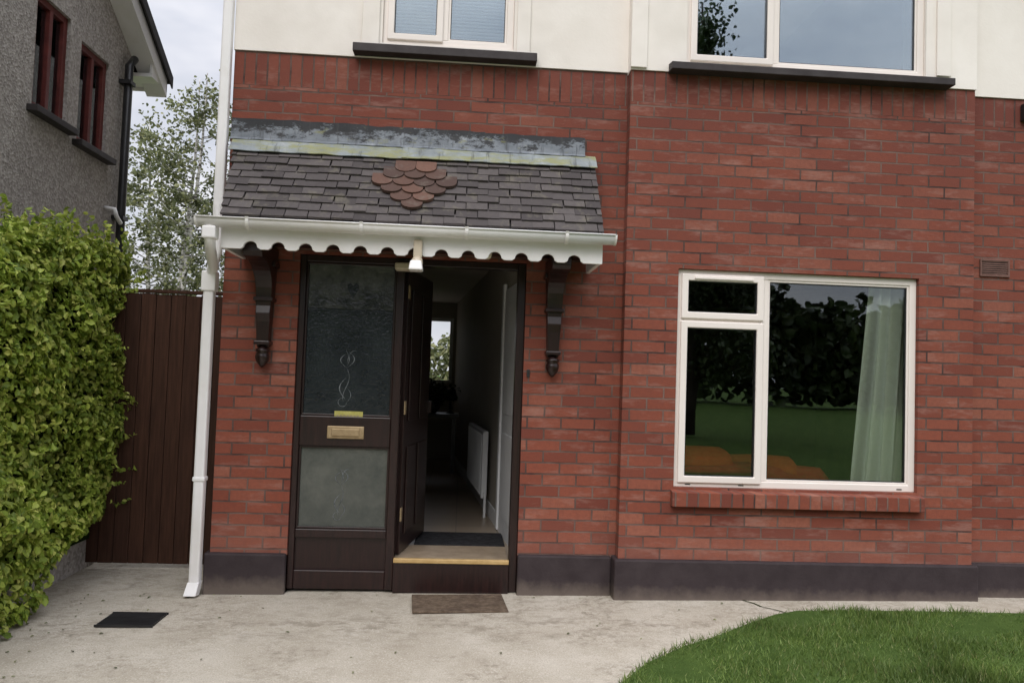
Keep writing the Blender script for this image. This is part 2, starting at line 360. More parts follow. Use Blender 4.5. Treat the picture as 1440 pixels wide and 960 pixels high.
# ---------------------------------------------------------------- brick house
H=empty('brick_house')
TOP=5.6
Gw=(1.415,3.075,.76,2.205)
Uw=(1.43,3.10,3.585,4.75); Uw2=(-.61,.27,3.645,4.75); Dr=(-1.085,.41,.05,2.21)
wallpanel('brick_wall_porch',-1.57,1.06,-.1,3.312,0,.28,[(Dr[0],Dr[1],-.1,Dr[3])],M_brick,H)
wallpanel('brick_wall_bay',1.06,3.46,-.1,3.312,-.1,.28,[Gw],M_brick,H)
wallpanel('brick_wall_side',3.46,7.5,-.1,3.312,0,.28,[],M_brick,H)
wallpanel('soldier_porch',-1.57,1.06,3.312,3.54,0,.28,[],M_soldier,H)
wallpanel('soldier_bay',1.06,3.46,3.312,3.525,-.1,.28,[],M_soldier,H)
wallpanel('soldier_side',3.46,7.5,3.312,3.52,0,.28,[],M_soldier,H)
wallpanel('render_porch',-1.575,1.06,3.54,TOP,-.012,.28,[Uw2],M_render,H)
wallpanel('render_bay',1.055,3.465,3.525,TOP,-.112,.28,[Uw],M_render,H)
wallpanel('render_side',3.465,7.5,3.52,TOP,-.012,.28,[],M_render,H)
box('render_band_left',1.050,1.16,-.128,-.114,3.535,TOP,M_render,H,.004)
box('render_band_right',3.17,3.27,-.128,-.114,3.60,TOP,M_render,H,.004)
box('render_band_porch_l',-.745,-.63,-.028,-.014,3.62,TOP,M_render,H,.004)
box('render_band_porch_r',.29,.38,-.028,-.014,3.62,TOP,M_render,H,.004)
box('side_wall',-1.565,-1.36,.282,8,-.1,TOP,M_dash,H)
box('rear_wall_upper',-1.36,7.5,7.7,7.95,2.6,TOP,M_dash,H)
box('upper_floor',-1.36,7.5,.3,7.6,2.5,2.6,M_room,H)
prism('roof',[(-.55,TOP-.05),(4,TOP+2.9),(8.6,TOP-.05),(8.6,TOP+.08),(4,TOP+3.05),(-.55,TOP+.08)],'x',-1.8,9,M_roof,H)
box('eaves_soffit',-1.75,8,-.5,.0,TOP-.02,TOP+.01,M_white,H)
boxes('plinth',[(-1.60,-1.085,-.035,.1,-.05,.262),(.41,1.03,-.035,.1,-.05,.285),(1.03,3.49,-.135,-.0,-.05,.292),(3.49,7.5,-.035,.1,-.05,.285)],M_plinth,H,.012)
prism('brick_sill',[(-.155,.642),(-.155,.735),(-.05,.757),(-.05,.642)],'x',1.395,3.10,M_sillb,H,.004)
prism('upper_sill_bay',[(-.20,3.512),(-.20,3.560),(-.05,3.585),(-.05,3.512)],'x',1.31,3.255,M_sill,H,.004)
prism('upper_sill_porch',[(-.10,3.545),(-.10,3.60),(.05,3.640),(.05,3.545)],'x',-.79,.425,M_sill,H,.004)
GM=M_glass
def glass(name,x0,x1,z0,z1,y,par): return box(name,x0,x1,y,y+.006,z0,z1,GM,par)
def sash(nm,x0,x1,z0,z1,y,par,w=.045):
    ring(nm+'_frame',x0,x1,z0,z1,w,y-.014,y+.05,M_upvc,par,.006)
    ring(nm+'_gasket',x0+w-.001,x1-w+.001,z0+w-.001,z1-w+.001,.006,y-.002,y+.03,M_black,par,0)
    glass(nm+'_glass',x0+w,x1-w,z0+w,z1-w,y+.012,par)
def window(nm,W,y,mx,tz=None,par=H):
    x0,x1,z0,z1=W
    e=empty(nm); e.parent=par
    ring(nm+'_outer',x0,x1,z0,z1,.048,y,y+.07,M_upvc,e,.006)
    box(nm+'_mullion',mx-.026,mx+.026,y+.002,y+.068,z0+.048,z1-.048,M_upvc,e,.004)
    if tz:
        box(nm+'_transom',x0+.048,mx-.026,y+.002,y+.068,tz-.02,tz+.02,M_upvc,e,.004)
        sash(nm+'_toplight',x0+.030,mx-.008,tz+.008,z1-.030,y-.002,e)
        sash(nm+'_casement',x0+.030,mx-.008,z0+.030,tz-.008,y-.002,e)
    else: sash(nm+'_casement',x0+.030,mx-.008,z0+.030,z1-.030,y-.002,e)
    X0,X1,Z0,Z1=mx+.026,x1-.048,z0+.048,z1-.048
    ring(nm+'_bead',X0,X1,Z0,Z1,.014,y+.008,y+.05,M_upvc,e,.003)
    ring(nm+'_gasket2',X0+.013,X1-.013,Z0+.013,Z1-.013,.006,y+.014,y+.04,M_black,e,0)
    glass(nm+'_fixed_glass',X0+.014,X1-.014,Z0+.014,Z1-.014,y+.022,e)
    return e
e=window('ground_window',Gw,-.07,2.015,1.868)
boxes('drain_slots',[(1.50,1.535,-.0725,-.069,.775,.782),(1.86,1.895,-.0725,-.069,.775,.782),(2.95,2.985,-.0725,-.069,.775,.782)],M_black,e)
box('trickle_vent',1.53,1.93,-.098,-.0865,2.140,2.158,M_upvc,e,.003)
GM=M_glass_up
window('upper_window_bay',Uw,-.085,2.04)
window('upper_window_porch',Uw2,.01,-.20)
boxes('venetian_blind',[(-.55,.22,.13,.150,z,z+.012) for z in np.arange(3.66,4.72,.024)],M_inwhite,H)
def room(nm,x0,x1,y0,y1,z0,z1,wm,fm,par=H):
    boxes(nm,[(x0-.05,x0,y0,y1,z0,z1),(x1,x1+.05,y0,y1,z0,z1),(x0,x1,y1,y1+.05,z0,z1),(x0-.05,x1+.05,y0,y1+.05,z1,z1+.05)],wm,par)
    box(nm+'_floor',x0-.05,x1+.05,y0,y1+.05,z0-.05,z0,fm,par)
room('bedroom_bay',1.2,3.4,.19,3.8,2.75,5.2,M_room,M_carpet)
room('bedroom_porch',-1.2,1.0,.29,3.0,2.75,5.2,M_room,M_carpet)
room('living_room',1.1,4.6,.19,4.6,.22,2.42,M_carpet,M_carpet)
vt=empty('air_vent'); vt.parent=H
ring('vent_frame',3.57,3.785,2.255,2.375,.012,-.012,.004,M_vent,vt,.002)
boxes('vent_louvres',[(3.582,3.773,-.008,-.001,z,z+.008) for z in np.arange(2.27,2.36,.0145)],M_vent,vt)
box('vent_void',3.582,3.773,-.0015,.003,2.268,2.362,M_black,vt)
box('cable_box',3.86,3.93,-.05,-.002,3.36,3.48,M_black,H,.006)

# ---------------- door & frame
D=empty('front_door'); D.parent=H
fy0,fy1=.02,.12
boxes('door_frame',[(-1.085,-1.045,fy0,fy1,.03,2.21),(-.455,-.40,fy0-.004,fy1+.003,.03,2.19),(.355,.41,fy0,fy1,.03,2.21)],M_dw,D,.006)
boxes('door_head',[(-1.045,.355,fy0+.002,fy1-.002,2.165,2.208)],M_dw,D,.004)
boxes('sidelight_rails',[(-1.045,-.455,fy0+.006,fy1-.01,.955,1.15),(-1.045,-.455,fy0+.006,fy1-.01,.36,.415),(-1.045,-.455,fy0+.006,fy1-.01,.03,.15)],M_dw,D,.005)
box('sidelight_panel',-1.045,-.455,fy0+.03,fy1-.02,.15,.36,M_dw,D)
box('sidelight_glass_upper',-1.045,-.455,.055,.063,1.15,1.86,M_obs,D)
box('sidelight_glass_top',-1.045,-.455,.055,.063,1.862,2.165,M_lace,D)
box('sidelight_glass_lower',-1.045,-.455,.055,.063,.415,.955,M_obs2,D)
ring('glass_bead_upper',-1.045,-.455,1.15,2.165,.014,.040,.056,M_dw,D,.003)
ring('glass_bead_lower',-1.045,-.455,.415,.955,.014,.040,.056,M_dw,D,.003)
box('letter_plate',-.865,-.625,.012,.027,1.005,1.088,M_brass,D,.006)
box('letter_flap',-.835,-.655,.005,.014,1.022,1.071,M_brass,D,.004)
box('sticker',-.825,-.640,.036,.041,1.135,1.185,M_yellow,D)
boxes('sticker_text',[(-.81+i*.022,-.797+i*.022,.0345,.0355,1.152,1.160) for i in range(7)],M_thr2,D)
box('door_bell',.432,.452,-.012,-.001,1.45,1.50,M_black,D,.003)
def stroke(pts,r): return [((x,.0545,z),max(.0005,r*(1-.85*abs(2*i/(len(pts)-1)-1)**1.5))) for i,(x,z) in enumerate(pts)]
def motif(nm,cx,cz,s):
    P=[]; t=np.linspace(0,1,18)
    P.append(stroke([(cx-.045*s*math.sin(k*3.0),cz+.10*s*k) for k in t],.0035*s))
    P.append(stroke([(cx+.050*s*math.sin(k*3.0),cz+.115*s*k) for k in t],.0035*s))
    P.append(stroke([(cx+.015*s*math.sin(k*4),cz+.01*s+.12*s*k) for k in t],.003*s))
    P.append(stroke([(cx+.065*s*k**1.5,cz+.03*s+.09*s*math.sin(k*1.9)) for k in t],.0025*s))
    P.append(stroke([(cx+.02*s*math.sin(k*5.5),cz-.24*s*k) for k in t],.003*s))
    P.append(stroke([(cx-.05*s*math.sin(k*2.9)+.01*s*k,cz-.22*s+.15*s*k) for k in t],.004*s))
    P.append(stroke([(cx+.035*s*math.sin(k*2.9),cz-.25*s+.11*s*k) for k in t],.003*s))
    P.append(stroke([(cx+.03*s*math.cos(k*5)-.02*s,cz-.24*s-.03*s*math.sin(k*5)) for k in t],.0025*s))
    tubes(nm,P,M_etch,D,6)
motif('etched_tulip_upper',-.76,1.47,.95); motif('etched_tulip_lower',-.765,.70,.85)
prism('glass_heart',[(-.74,1.93),(-.775,1.99),(-.778,2.02),(-.76,2.035),(-.74,2.015),(-.72,2.035),(-.702,2.02),(-.705,1.99)],'y',.050,.0545,M_obs,D)
box('door_step',-.40,.355,-.0,.14,.02,.212,M_dw,D,.004)
box('threshold_strip',-.40,.355,-.012,.02,.214,.243,M_thr,D,.005)
box('threshold_board',-.40,.355,.022,.45,.20,.232,M_thr2,D,.004)
a0=Vector((-.375,.115)); a1=Vector((-.245,.90)); dd=(a1-a0).normalized(); nn=Vector((dd.y,-dd.x))
def leafbox(nm,s0,s1,t0,t1,z0,z1,mat,bevel=.004):
    L=(a1-a0).length; c=[]
    for z in (z0,z1):
        for s_,t_ in ((s0,t0),(s1,t0),(s1,t1),(s0,t1)):
            p=a0+dd*(s_*L)+nn*t_; c.append((p.x,p.y,z))
    return mk(nm,c,BF,mat,D,bevel)
leafbox('door_leaf',0,1,-.045,0,.24,2.16,M_dw)
for i,(z0,z1) in enumerate(((.36,.95),(1.12,2.02))):
    for j,(s0,s1) in enumerate(((.12,.46),(.54,.88))): leafbox(f'leaf_panel_{i}{j}',s0,s1,.001,.012,z0,z1,M_dw,.008)
for z in (.46,1.17,1.95): leafbox(f'hinge_{z}',-.03,.02,.002,.010,z,z+.09,M_brass,.002)
leafbox('door_handle',.86,.90,.002,.04,1.15,1.24,M_dw,.004)

# ---------------- hall interior
I=empty('hall_interior'); I.parent=H
mk('hall_floor',[(-1.36,.12,.2),(1.05,.12,.2),(1.05,6.2,.2),(-1.36,6.2,.2)],[(0,1,2,3)],M_hfloor,I)
mk('hall_ceiling',[(-1.36,.1,2.48),(1.05,.1,2.48),(1.05,6.2,2.48),(-1.36,6.2,2.48)],[(0,1,2,3)],M_inwall,I)
prism('hall_right_wall',[(.43,.285),(1.05,.285),(1.05,6.2),(-.10,6.2)],'z',.18,2.5,M_inwall,I)
prism('hall_skirting',[(.415,.30),(.428,.30),(-.105,6.19),(-.118,6.19)],'z',.2,.32,M_inwhite,I)
box('hall_left_wall',-1.36,-1.28,.285,6.2,.15,2.5,M_inwall,I)
wallpanel('hall_back_wall',-1.28,.2,.15,2.5,6.2,.1,[(-.95,-.14,1.30,2.26)],M_inwall,I)
ring('hall_back_window',-.95,-.14,1.30,2.26,.05,6.19,6.25,M_inwhite,I)
def onwall(y): return .43+( -.53)*(y-.285)/5.915
def wallbox(nm,y0,y1,t,z0,z1,mat,bevel=.004):
    return prism(nm,[(onwall(y0)-t,y0),(onwall(y0)-.003,y0),(onwall(y1)-.003,y1),(onwall(y1)-t,y1)],'z',z0,z1,mat,I,bevel)
wallbox('architrave_near',.30,.38,.03,.21,2.2,M_inwhite); wallbox('inner_door',.385,1.15,.015,.21,2.15,M_inwhite); wallbox('architrave_far',1.155,1.235,.03,.21,2.2,M_inwhite)
for z0,z1 in ((.35,1.0),(1.15,2.0)): wallbox('inner_door_panel',.5,1.03,.024,z0,z1,M_inwhite,.006)
R_=empty('radiator')
def rb(nm,y0,y1,t0,t1,z0,z1,bevel=.006):
    return prism(nm,[(onwall(y0)-t1,y0),(onwall(y0)-t0,y0),(onwall(y1)-t0,y1),(onwall(y1)-t1,y1)],'z',z0,z1,M_inwhite,R_,bevel)
rb('radiator_panel',1.75,3.0,.04,.09,.36,.95)
for i in range(18): rb('radiator_rib',1.79+i*.066,1.82+i*.066,.091,.10,.39,.92,.003)
rb('radiator_pipe',1.70,1.735,.05,.07,.2,.42,.003)
T=empty('hall_table')
boxes('table_top',[(-.75,-.02,4.6,5.1,.90,.94)],M_dw,T,.005)
boxes('table_legs',[(x,x+.05,y,y+.05,.2,.9) for x in (-.72,-.1) for y in (4.63,5.02)],M_dw,T)
boxes('table_drawers',[(-.70,-.45,4.64,5.05,.2,.88)],M_dw,T,.005)
lathe('table_vase',[(.04,.94),(.09,1.0),(.10,1.06),(.05,1.14),(.06,1.17)],-.35,4.8,M_black,T)
P=rng.normal(0,1,(400,3))*np.array([.10,.09,.07])+np.array([-.30,4.8,1.20])
leaves('table_plant_leaves',P,rng.normal(size=(400,3)),.06,M_tleaf,T)
lathe('table_lamp',[(.06,.94),(.015,.97),(.015,1.1),(.09,1.11),(.06,1.25)],-.13,4.85,M_black,T)
box('hall_mat',-.30,.36,.55,1.0,.203,.215,M_mat2,None,.003)

# ---------------- curtain, sofa in living room
n=70; V=[];F=[]
for j,z in enumerate(np.linspace(.35,2.35,14)):
    f=(z-.35)/2.0
    for i in range(n):
        u=i/(n-1); xl=2.66+.16*f**.8; x=xl+(3.25-xl)*u
        V.append((x,.06+.030*math.sin(u*34+.6*math.sin(z*2))+.014*math.sin(u*15+z),z))
for j in range(13):
    for i in range(n-1): F.append((j*n+i,j*n+i+1,(j+1)*n+i+1,(j+1)*n+i))
mk('curtain',V,F,M_curtain,None,0,True)
So=empty('sofa')
def cushion(nm,cx,cy,cz,sx,sy,sz,mat,rz=0,rx=0):
    bm=bmesh.new(); bmesh.ops.create_cube(bm,size=1); bmesh.ops.subdivide_edges(bm,edges=bm.edges,cuts=5,use_grid_fill=True)
    for vv in bm.verts:
        p=vv.co.copy()*2; q=p.normalized()*1.15
        c=p.lerp(q,.45); vv.co=Vector((c.x*sx/2,c.y*sy/2,c.z*sz/2))
    bm.transform(Matrix.Translation((cx,cy,cz))@Matrix.Rotation(rz,4,'Z')@Matrix.Rotation(rx,4,'X'))
    me=bpy.data.meshes.new(nm); bm.to_mesh(me); bm.free(); me.materials.append(mat)
    for p in me.polygons: p.use_smooth=True
    o=bpy.data.objects.new(nm,me); COL.objects.link(o); o.parent=So
cushion('sofa_seat',1.95,.80,.50,1.5,.8,.35,M_red); cushion('sofa_back',1.98,.36,.70,1.40,.20,.36,M_red)
cushion('sofa_arm',1.25,.8,.72,.20,.9,.5,M_red)
cushion('sofa_cushion_a',1.66,.38,.90,.62,.24,.13,M_orange,.1,.3); cushion('sofa_cushion_b',2.20,.40,.84,.50,.22,.14,M_orange,-.15,.4)
cushion('sofa_throw',1.72,.27,.84,.8,.12,.05,M_red,.03)

# ---------------- canopy
K=empty('porch_canopy'); K.parent=H
yt,zt,yb,zb=-.02,2.90,-.47,2.335
sl=Vector((0,yb-yt,zb-zt)); L=sl.length; sd=sl.normalized(); sn=Vector((0,-sd.z,sd.y))
if sn.z<0: sn=-sn
def edge_x(s): return -1.535+.075*s, .835
def slopept(x,s,h): p=Vector((x,yt,zt))+sd*(s*L)+sn*h; return (p.x,p.y,p.z)
mk('canopy_deck',[slopept(-1.53,0,-.03),slopept(.83,0,-.03),slopept(.83,1,-.03),slopept(-1.455,1,-.03),slopept(-1.53,0,0),slopept(.83,0,0),slopept(.83,1,0),slopept(-1.455,1,0)],BF,M_roof,K)
rows=10; ex_=1.0/rows; tw=.135
V=[];F=[];VT=[];FT=[]
dcx=-.345
diamrows={2:2,3:3,4:4,5:3,6:2,7:1}
for r in range(rows):
    s0=max(0,(r-.35)*ex_); s1=(r+1)*ex_; xl,xr=edge_x(s1)
    phase=dcx+(0 if r%2 else tw/2)
    nd=diamrows.get(r,0)
    k=math.floor((xl-phase)/tw)-1
    while True:
        cx=phase+k*tw; k+=1
        if cx-tw/2>xr: break
        jx=rng.uniform(-.004,.004)
        a=max(cx-tw/2+.0022+jx,xl); b_=min(cx+tw/2-.0022+jx,xr)
        if b_-a<.02: continue
        isd = nd and abs(cx-dcx)<nd*tw/2-.01
        th=.016+rng.uniform(-.003,.004); ds=rng.uniform(-.008,.008)
        hu=.004; hd=.015+rng.uniform(0,.005)
        if not isd:
            n=len(V)
            V+= [slopept(a,s0,hu),slopept(b_,s0,hu),slopept(b_,s1+ds,hd),slopept(a,s1+ds,hd),
                 slopept(a,s0,hu+th),slopept(b_,s0,hu+th),slopept(b_,s1+ds+rng.uniform(-.004,.004),hd+th),slopept(a,s1+ds,hd+th)]
            F+=[tuple(i+n for i in f) for f in BF]
        else:
            m=10; pts=[(a,s0),(b_,s0)]
            for q in range(m+1):
                t=math.pi*q/m; pts.append(((a+b_)/2+(b_-a)/2*math.cos(t),s1-.028+.075*math.sin(t)))
            n=len(VT); nn_=len(pts)
            for x,s in pts: VT.append(slopept(x,s,hu+(hd-hu)*(s-s0)/(s1-s0)+.008))
            for x,s in pts: VT.append(slopept(x,s,hu+(hd-hu)*(s-s0)/(s1-s0)+.030))
            FT+= [tuple(n+i for i in range(nn_)),tuple(n+nn_+i for i in range(nn_-1,-1,-1))]+[(n+i,n+(i+1)%nn_,n+nn_+(i+1)%nn_,n+nn_+i) for i in range(nn_)]
mk('canopy_tiles',V,F,M_tile,K); mk('canopy_diamond_tiles',VT,FT,M_terra,K)
def wavy(nm,x0,x1,rows_,mat,n=50,am=.004,th=.006):
    V=[];F=[]
    m=len(rows_)
    for i in range(n+1):
        x=x0+(x1-x0)*i/n
        for j,(y,z) in enumerate(rows_):
            w=am*mnoise.noise((x*6,j*3.1,1.0+x0)); w2=am*2*mnoise.noise((x*9,j*5,7.0))*(1 if j in(0,m-1) else .3)
            V.append((x,y-abs(w),z+w2))
    for i in range(n):
        for j in range(m-1): F.append((i*m+j,(i+1)*m+j,(i+1)*m+j+1,i*m+j+1))
    o=mk(nm,V,F,mat,K); md=o.modifiers.new('s','SOLIDIFY'); md.thickness=th; return o
pa=slopept(0,0,.038); pb=slopept(0,.155,.046)
wavy('flashing_apron_a',-1.545,-.40,[(-.010,2.955),(pa[1],pa[2]),(pb[1],pb[2])],M_lead2)
wavy('flashing_apron_b',-.44,.845,[(-.014,2.952),(pa[1]-.004,pa[2]+.003),(pb[1]-.004,pb[2]+.003)],M_lead2)
wavy('flashing_upstand_a',-1.565,-.70,[(-.010,3.085),(-.012,3.03),(-.022,2.955),(-.038,2.938)],M_lead,am=.005,th=.004)
wavy('flashing_upstand_b',-.74,.10,[(-.014,3.078),(-.016,3.03),(-.026,2.955),(-.042,2.938)],M_lead,am=.005,th=.004)
wavy('flashing_upstand_c',.06,.775,[(-.018,3.07),(-.020,3.03),(-.030,2.955),(-.046,2.938)],M_lead,am=.005,th=.004)
def scallop(x0,x1,z0,z1,pitch,r,hgt):
    pts=[(x0,z1),(x0,z0)]; nsc=int((x1-x0-.04)//pitch); off=(x1-x0-nsc*pitch)/2
    for i in range(nsc):
        c=x0+off+pitch*(i+.5)
        pts.append((c-r-.018,z0)); pts.append((c-r-.005,z0+.008))
        for k in range(0,11):
            t=math.pi*(1-k/10); pts.append((c+r*math.cos(t),z0+.012+hgt*math.sin(t)))
        pts.append((c+r+.005,z0+.008)); pts.append((c+r+.018,z0))
    pts+=[(x1,z0),(x1,z1)]; return pts
prism('canopy_fascia',scallop(-1.455,.835,2.155,2.33,.162,.040,.036),'y',-.465,-.445,M_white,K,.002)
prism('canopy_end_right',[(-.445,2.155),(-.445,2.335),(-.02,2.86),(-.02,2.155)],'x',.805,.83,M_white,K,.002)
prism('canopy_end_left',[(-.445,2.155),(-.445,2.335),(-.02,2.86),(-.02,2.155)],'x',-1.455,-1.43,M_white,K,.002)
box('canopy_soffit',-1.43,.805,-.444,-.003,2.245,2.26,M_dw,K)
n=14; rr=.050; gy_,gz_=-.520,2.315
def gut(nm,x0,x1,rr,mat):
    V=[];F=[]
    pr=[(gy_+rr*math.cos(t),gz_+rr*math.sin(t)) for t in np.linspace(0,-math.pi,n)]
    pr+= [(gy_-rr-.006,gz_),(gy_-rr-.006,gz_+.008),(gy_-rr+.004,gz_+.008)]
    for x in (x0,x1):
        for y,z in pr: V.append((x,y,z))
    m=len(pr)
    for i in range(m-1): F.append((i,i+1,m+i+1,m+i))
    o=mk(nm,V,F,mat,K); md=o.modifiers.new('s','SOLIDIFY'); md.thickness=.003
    for p in o.data.polygons: p.use_smooth=True
    return o
gut('gutter',-1.575,.895,rr,M_white)
for x in (-1.575,.897):
    prism('gutter_end',[(gy_+(rr+.004)*math.cos(t),gz_+.004+(rr+.006)*math.sin(t)) for t in np.linspace(0,-math.pi,n)],'x',x-.006,x+.006,M_white,K)
for x in (-1.28,-.62,.0,.60):
    prof=[(gy_+(rr+.006)*math.cos(t),gz_+(rr+.006)*math.sin(t)) for t in np.linspace(0,-math.pi,n)]
    inn=[(gy_+(rr+.001)*math.cos(t),gz_+(rr+.001)*math.sin(t)) for t in np.linspace(-math.pi,0,n)]
    prism('gutter_bracket',prof+[(gy_-rr-.012,gz_+.012),(gy_-rr-.0065,gz_+.012)]+inn,'x',x-.010,x+.010,M_white,K)
def pipe(nm,path,w,par=H):
    cu=bpy.data.curves.new(nm,'CURVE'); cu.dimensions='3D'; sp=cu.splines.new('POLY'); sp.points.add(len(path)-1)
    for i,p in enumerate(path): sp.points[i].co=(*p,1)
    cu.bevel_depth=w; cu.bevel_resolution=4; cu.use_fill_caps=True
    o=bpy.data.objects.new(nm,cu); COL.objects.link(o); cu.materials.append(M_white); o.parent=par; return o
boxes('corner_pipe_upper',[(-1.645,-1.580,-.060,-.005,2.42,TOP)],M_white,H,.012)
boxes('downpipe_lower',[(-1.668,-1.602,-.095,-.030,.03,1.99)],M_white,H,.012)
boxes('downpipe_collars',[(-1.680,-1.590,-.105,-.022,1.93,2.06),(-1.674,-1.596,-.100,-.026,.72,.75)],M_white,H,.008)
pipe('gutter_outlet',[(-1.50,gy_,2.29),(-1.50,gy_,2.20),(-1.515,-.46,2.15),(-1.60,-.12,2.08),(-1.635,-.065,2.04),(-1.635,-.065,1.95)],.032)
boxes('outlet_collar',[(-1.54,-1.46,-.56,-.478,2.195,2.27)],M_white,H,.01)
pipe('downpipe_offset',[(-1.612,-.036,2.50),(-1.612,-.043,2.40),(-1.605,-.05,2.30),(-1.605,-.05,2.2),(-1.635,-.06,2.05)],.033)
mk('downpipe_shoe',[(-1.671,-.098,.09),(-1.599,-.098,.09),(-1.599,-.027,.09),(-1.671,-.027,.09),(-1.682,-.135,.015),(-1.605,-.135,.015),(-1.605,-.06,.005),(-1.682,-.06,.005)],BF,M_white,H,.004)
def corbel(nm,cx):
    e=empty(nm); e.parent=H
    arc=[(-.10-.26*(1-math.cos(t)) ,1.93+.19*math.sin(t)) for t in np.linspace(0,math.pi/2,9)]
    prof=[(-.002,2.215),(-.41,2.215),(-.41,2.15),(-.385,2.125)]+arc[::-1]+[(-.095,1.85),(-.105,1.80),(-.085,1.75),(-.08,1.62),(-.06,1.585),(-.002,1.585)]
    def w(z): return .036+.026*max(0,(z-1.58)/.64)
    n=len(prof); V=[(cx-w(z),y,z) for y,z in prof]+[(cx+w(z),y,z) for y,z in prof]
    F=[tuple(range(n)),tuple(range(2*n-1,n-1,-1))]+[(k,(k+1)%n,n+(k+1)%n,n+k) for k in range(n)]
    mk('bracket_body',V,F,M_dw,e,.004)
    boxes('bracket_mouldings',[(cx-.072,cx+.072,-.13,-.003,2.10,2.135),(cx-.062,cx+.062,-.115,-.003,1.88,1.905),(cx-.05,cx+.05,-.10,-.003,1.60,1.625)],M_dw,e,.006)
    lathe('bracket_finial',[(.022,1.60),(.026,1.582),(.042,1.572),(.046,1.56),(.036,1.552),(.044,1.535),(.045,1.515),(.036,1.49),(.022,1.47),(.008,1.455)],cx,-.055,M_dw,e)
corbel('corbel_bracket',-1.285); corbel('corbel_bracket.001',.595)
SL=empty('security_light')
box('lamp_stem',-.315,-.262,-.500,-.470,2.14,2.25,M_beige,SL,.008)
lathe('lamp_ball',[(.012,2.15),(.03,2.135),(.036,2.11),(.03,2.085),(.012,2.07)],-.29,-.50,M_beige,SL)
mk('lamp_head',[(-.335,-.60,2.055),(-.25,-.60,2.055),(-.25,-.49,2.055),(-.335,-.49,2.055),(-.325,-.585,2.115),(-.26,-.585,2.115),(-.26,-.50,2.115),(-.325,-.50,2.115)],BF,M_white,SL,.01)
box('sensor_body',-.46,-.31,-.08,.018,2.12,2.17,M_beige,SL,.012)
lathe('sensor_dome',[(.03,2.235),(.032,2.20),(.024,2.17),(.01,2.16)],.13,-.42,M_beige,SL)

# ---------------------------------------------------------------- mats, drain
def rmat(nm,cx,cy,w,d,rot_,z0,z1,mat):
    c,s_=math.cos(rot_),math.sin(rot_); V=[]
    for z in (z0,z1):
        for a,b_ in ((-w/2,-d/2),(w/2,-d/2),(w/2,d/2),(-w/2,d/2)): V.append((cx+a*c-b_*s_,cy+a*s_+b_*c,z))
    return mk(nm,V,BF,mat,None,.003)
rmat('doormat',.035,-.235,.58,.36,.07,.022,.034,M_mat)
DC=empty('drain_cover')
boxes('drain_grille',[(-1.96,-1.655,-.67+i*.022,-.656+i*.022,.003,.012) for i in range(10)],M_black,DC)
boxes('drain_frame',[(-1.965,-1.65,-.68,-.671,.002,.013),(-1.965,-1.65,-.451,-.442,.002,.013)],M_black,DC)
box('drain_base',-1.96,-1.655,-.67,-.452,.001,.0065,M_mat2,DC)

# ---------------------------------------------------------------- side gate
Gt=empty('side_gate')
bs=[]; x=-2.85
while x<-1.70:
    w=.105; bs.append((x,x+w-.004,.60+rng.uniform(-.003,.003),.622,.03,1.955+rng.uniform(-.006,.006))); x+=w
boxes('gate_boards',bs,M_gate,Gt,.003)
boxes('gate_rails',[(-2.85,-1.69,.625,.66,.3,.4),(-2.85,-1.69,.625,.66,1.6,1.7)],M_gate,Gt)
boxes('gate_cap',[(-2.86,-1.69,.588,.64,1.965,1.99)],M_gate,Gt,.004)
box('gate_post',-1.685,-1.57,.57,.67,.0,2.0,M_gate,Gt,.005)

# ---------------------------------------------------------------- hedge with low wall
box('garden_wall',-2.95,-2.62,-6,.75,-.05,.30,M_dash,None,.01)
Hd=empty('hedge')
def hz(y): return 2.24+.04*math.sin(y*1.7)+.03*math.sin(y*4.1+1)
def zlow(y): return max(.02,min(.38,.02+(y+.55)*.42))
pts=[];nor=[]
def add(n,fn):
    for _ in range(n):
        p,nrm=fn(); nv=mnoise.noise(Vector(p)*2.6)*.14+mnoise.noise(Vector(p)*8)*.09
        p=Vector(p)+Vector(nrm)*(nv-abs(rng.normal(0,.055))); pts.append(p); nor.append(Vector(nrm)+Vector((0,0,.5)))
def face():
    y=rng.uniform(-2.6,.72); z=rng.uniform(zlow(y),hz(y)); f=max(0,(z-(hz(y)-.18))/.18)
    xx=-2.42-.10*f*f-.02*math.sin(z*2)+.10*max(0,min(1,(-y+.1)/1.2))*max(0,1-z/1.3); return (xx,y,z),(1,rng.normal(0,.1),.5*f)
def top():
    y=rng.uniform(-2.6,.72); x=rng.uniform(-3.3,-2.5); return (x,y,hz(y)-.02),(.15,0,1)
def end():
    z=rng.uniform(.35,2.25); x=rng.uniform(-3.1,-2.46); return (x,.74,z),(.2,1,0)
add(26000,face); add(7500,top); add(3000,end)
pts=np.array([tuple(p) for p in pts]); nor=np.array([tuple(p) for p in nor])+rng.normal(0,.55,(len(nor),3))
leaves('hedge_leaves',pts,nor,.054,M_hleaf,Hd,.6,.5)
sp=[];sn_=[]
for _ in range(300):
    y=rng.uniform(-2.4,.7)
    if rng.uniform()<.5: x=rng.uniform(-3.0,-2.42); z0_=hz(y); dz=1; dx=rng.normal(0,.03)
    else: z0_=rng.uniform(.4,2.2); x=-2.41; dz=.35; dx=rng.uniform(.05,.12)
    hh=rng.uniform(.04,.17); ly_=rng.normal(0,.03)
    for q in range(9):
        t=q/8; sp.append((x+dx*t+rng.normal(0,.01),y+ly_*t+rng.normal(0,.01),z0_+hh*t*dz)); sn_.append(rng.normal(size=3))
leaves('hedge_shoots',np.array(sp),np.array(sn_),.044,M_hleaf,Hd,.55,.8)
box('hedge_core',-3.25,-2.60,-2.7,.60,.2,2.08,M_core,Hd)

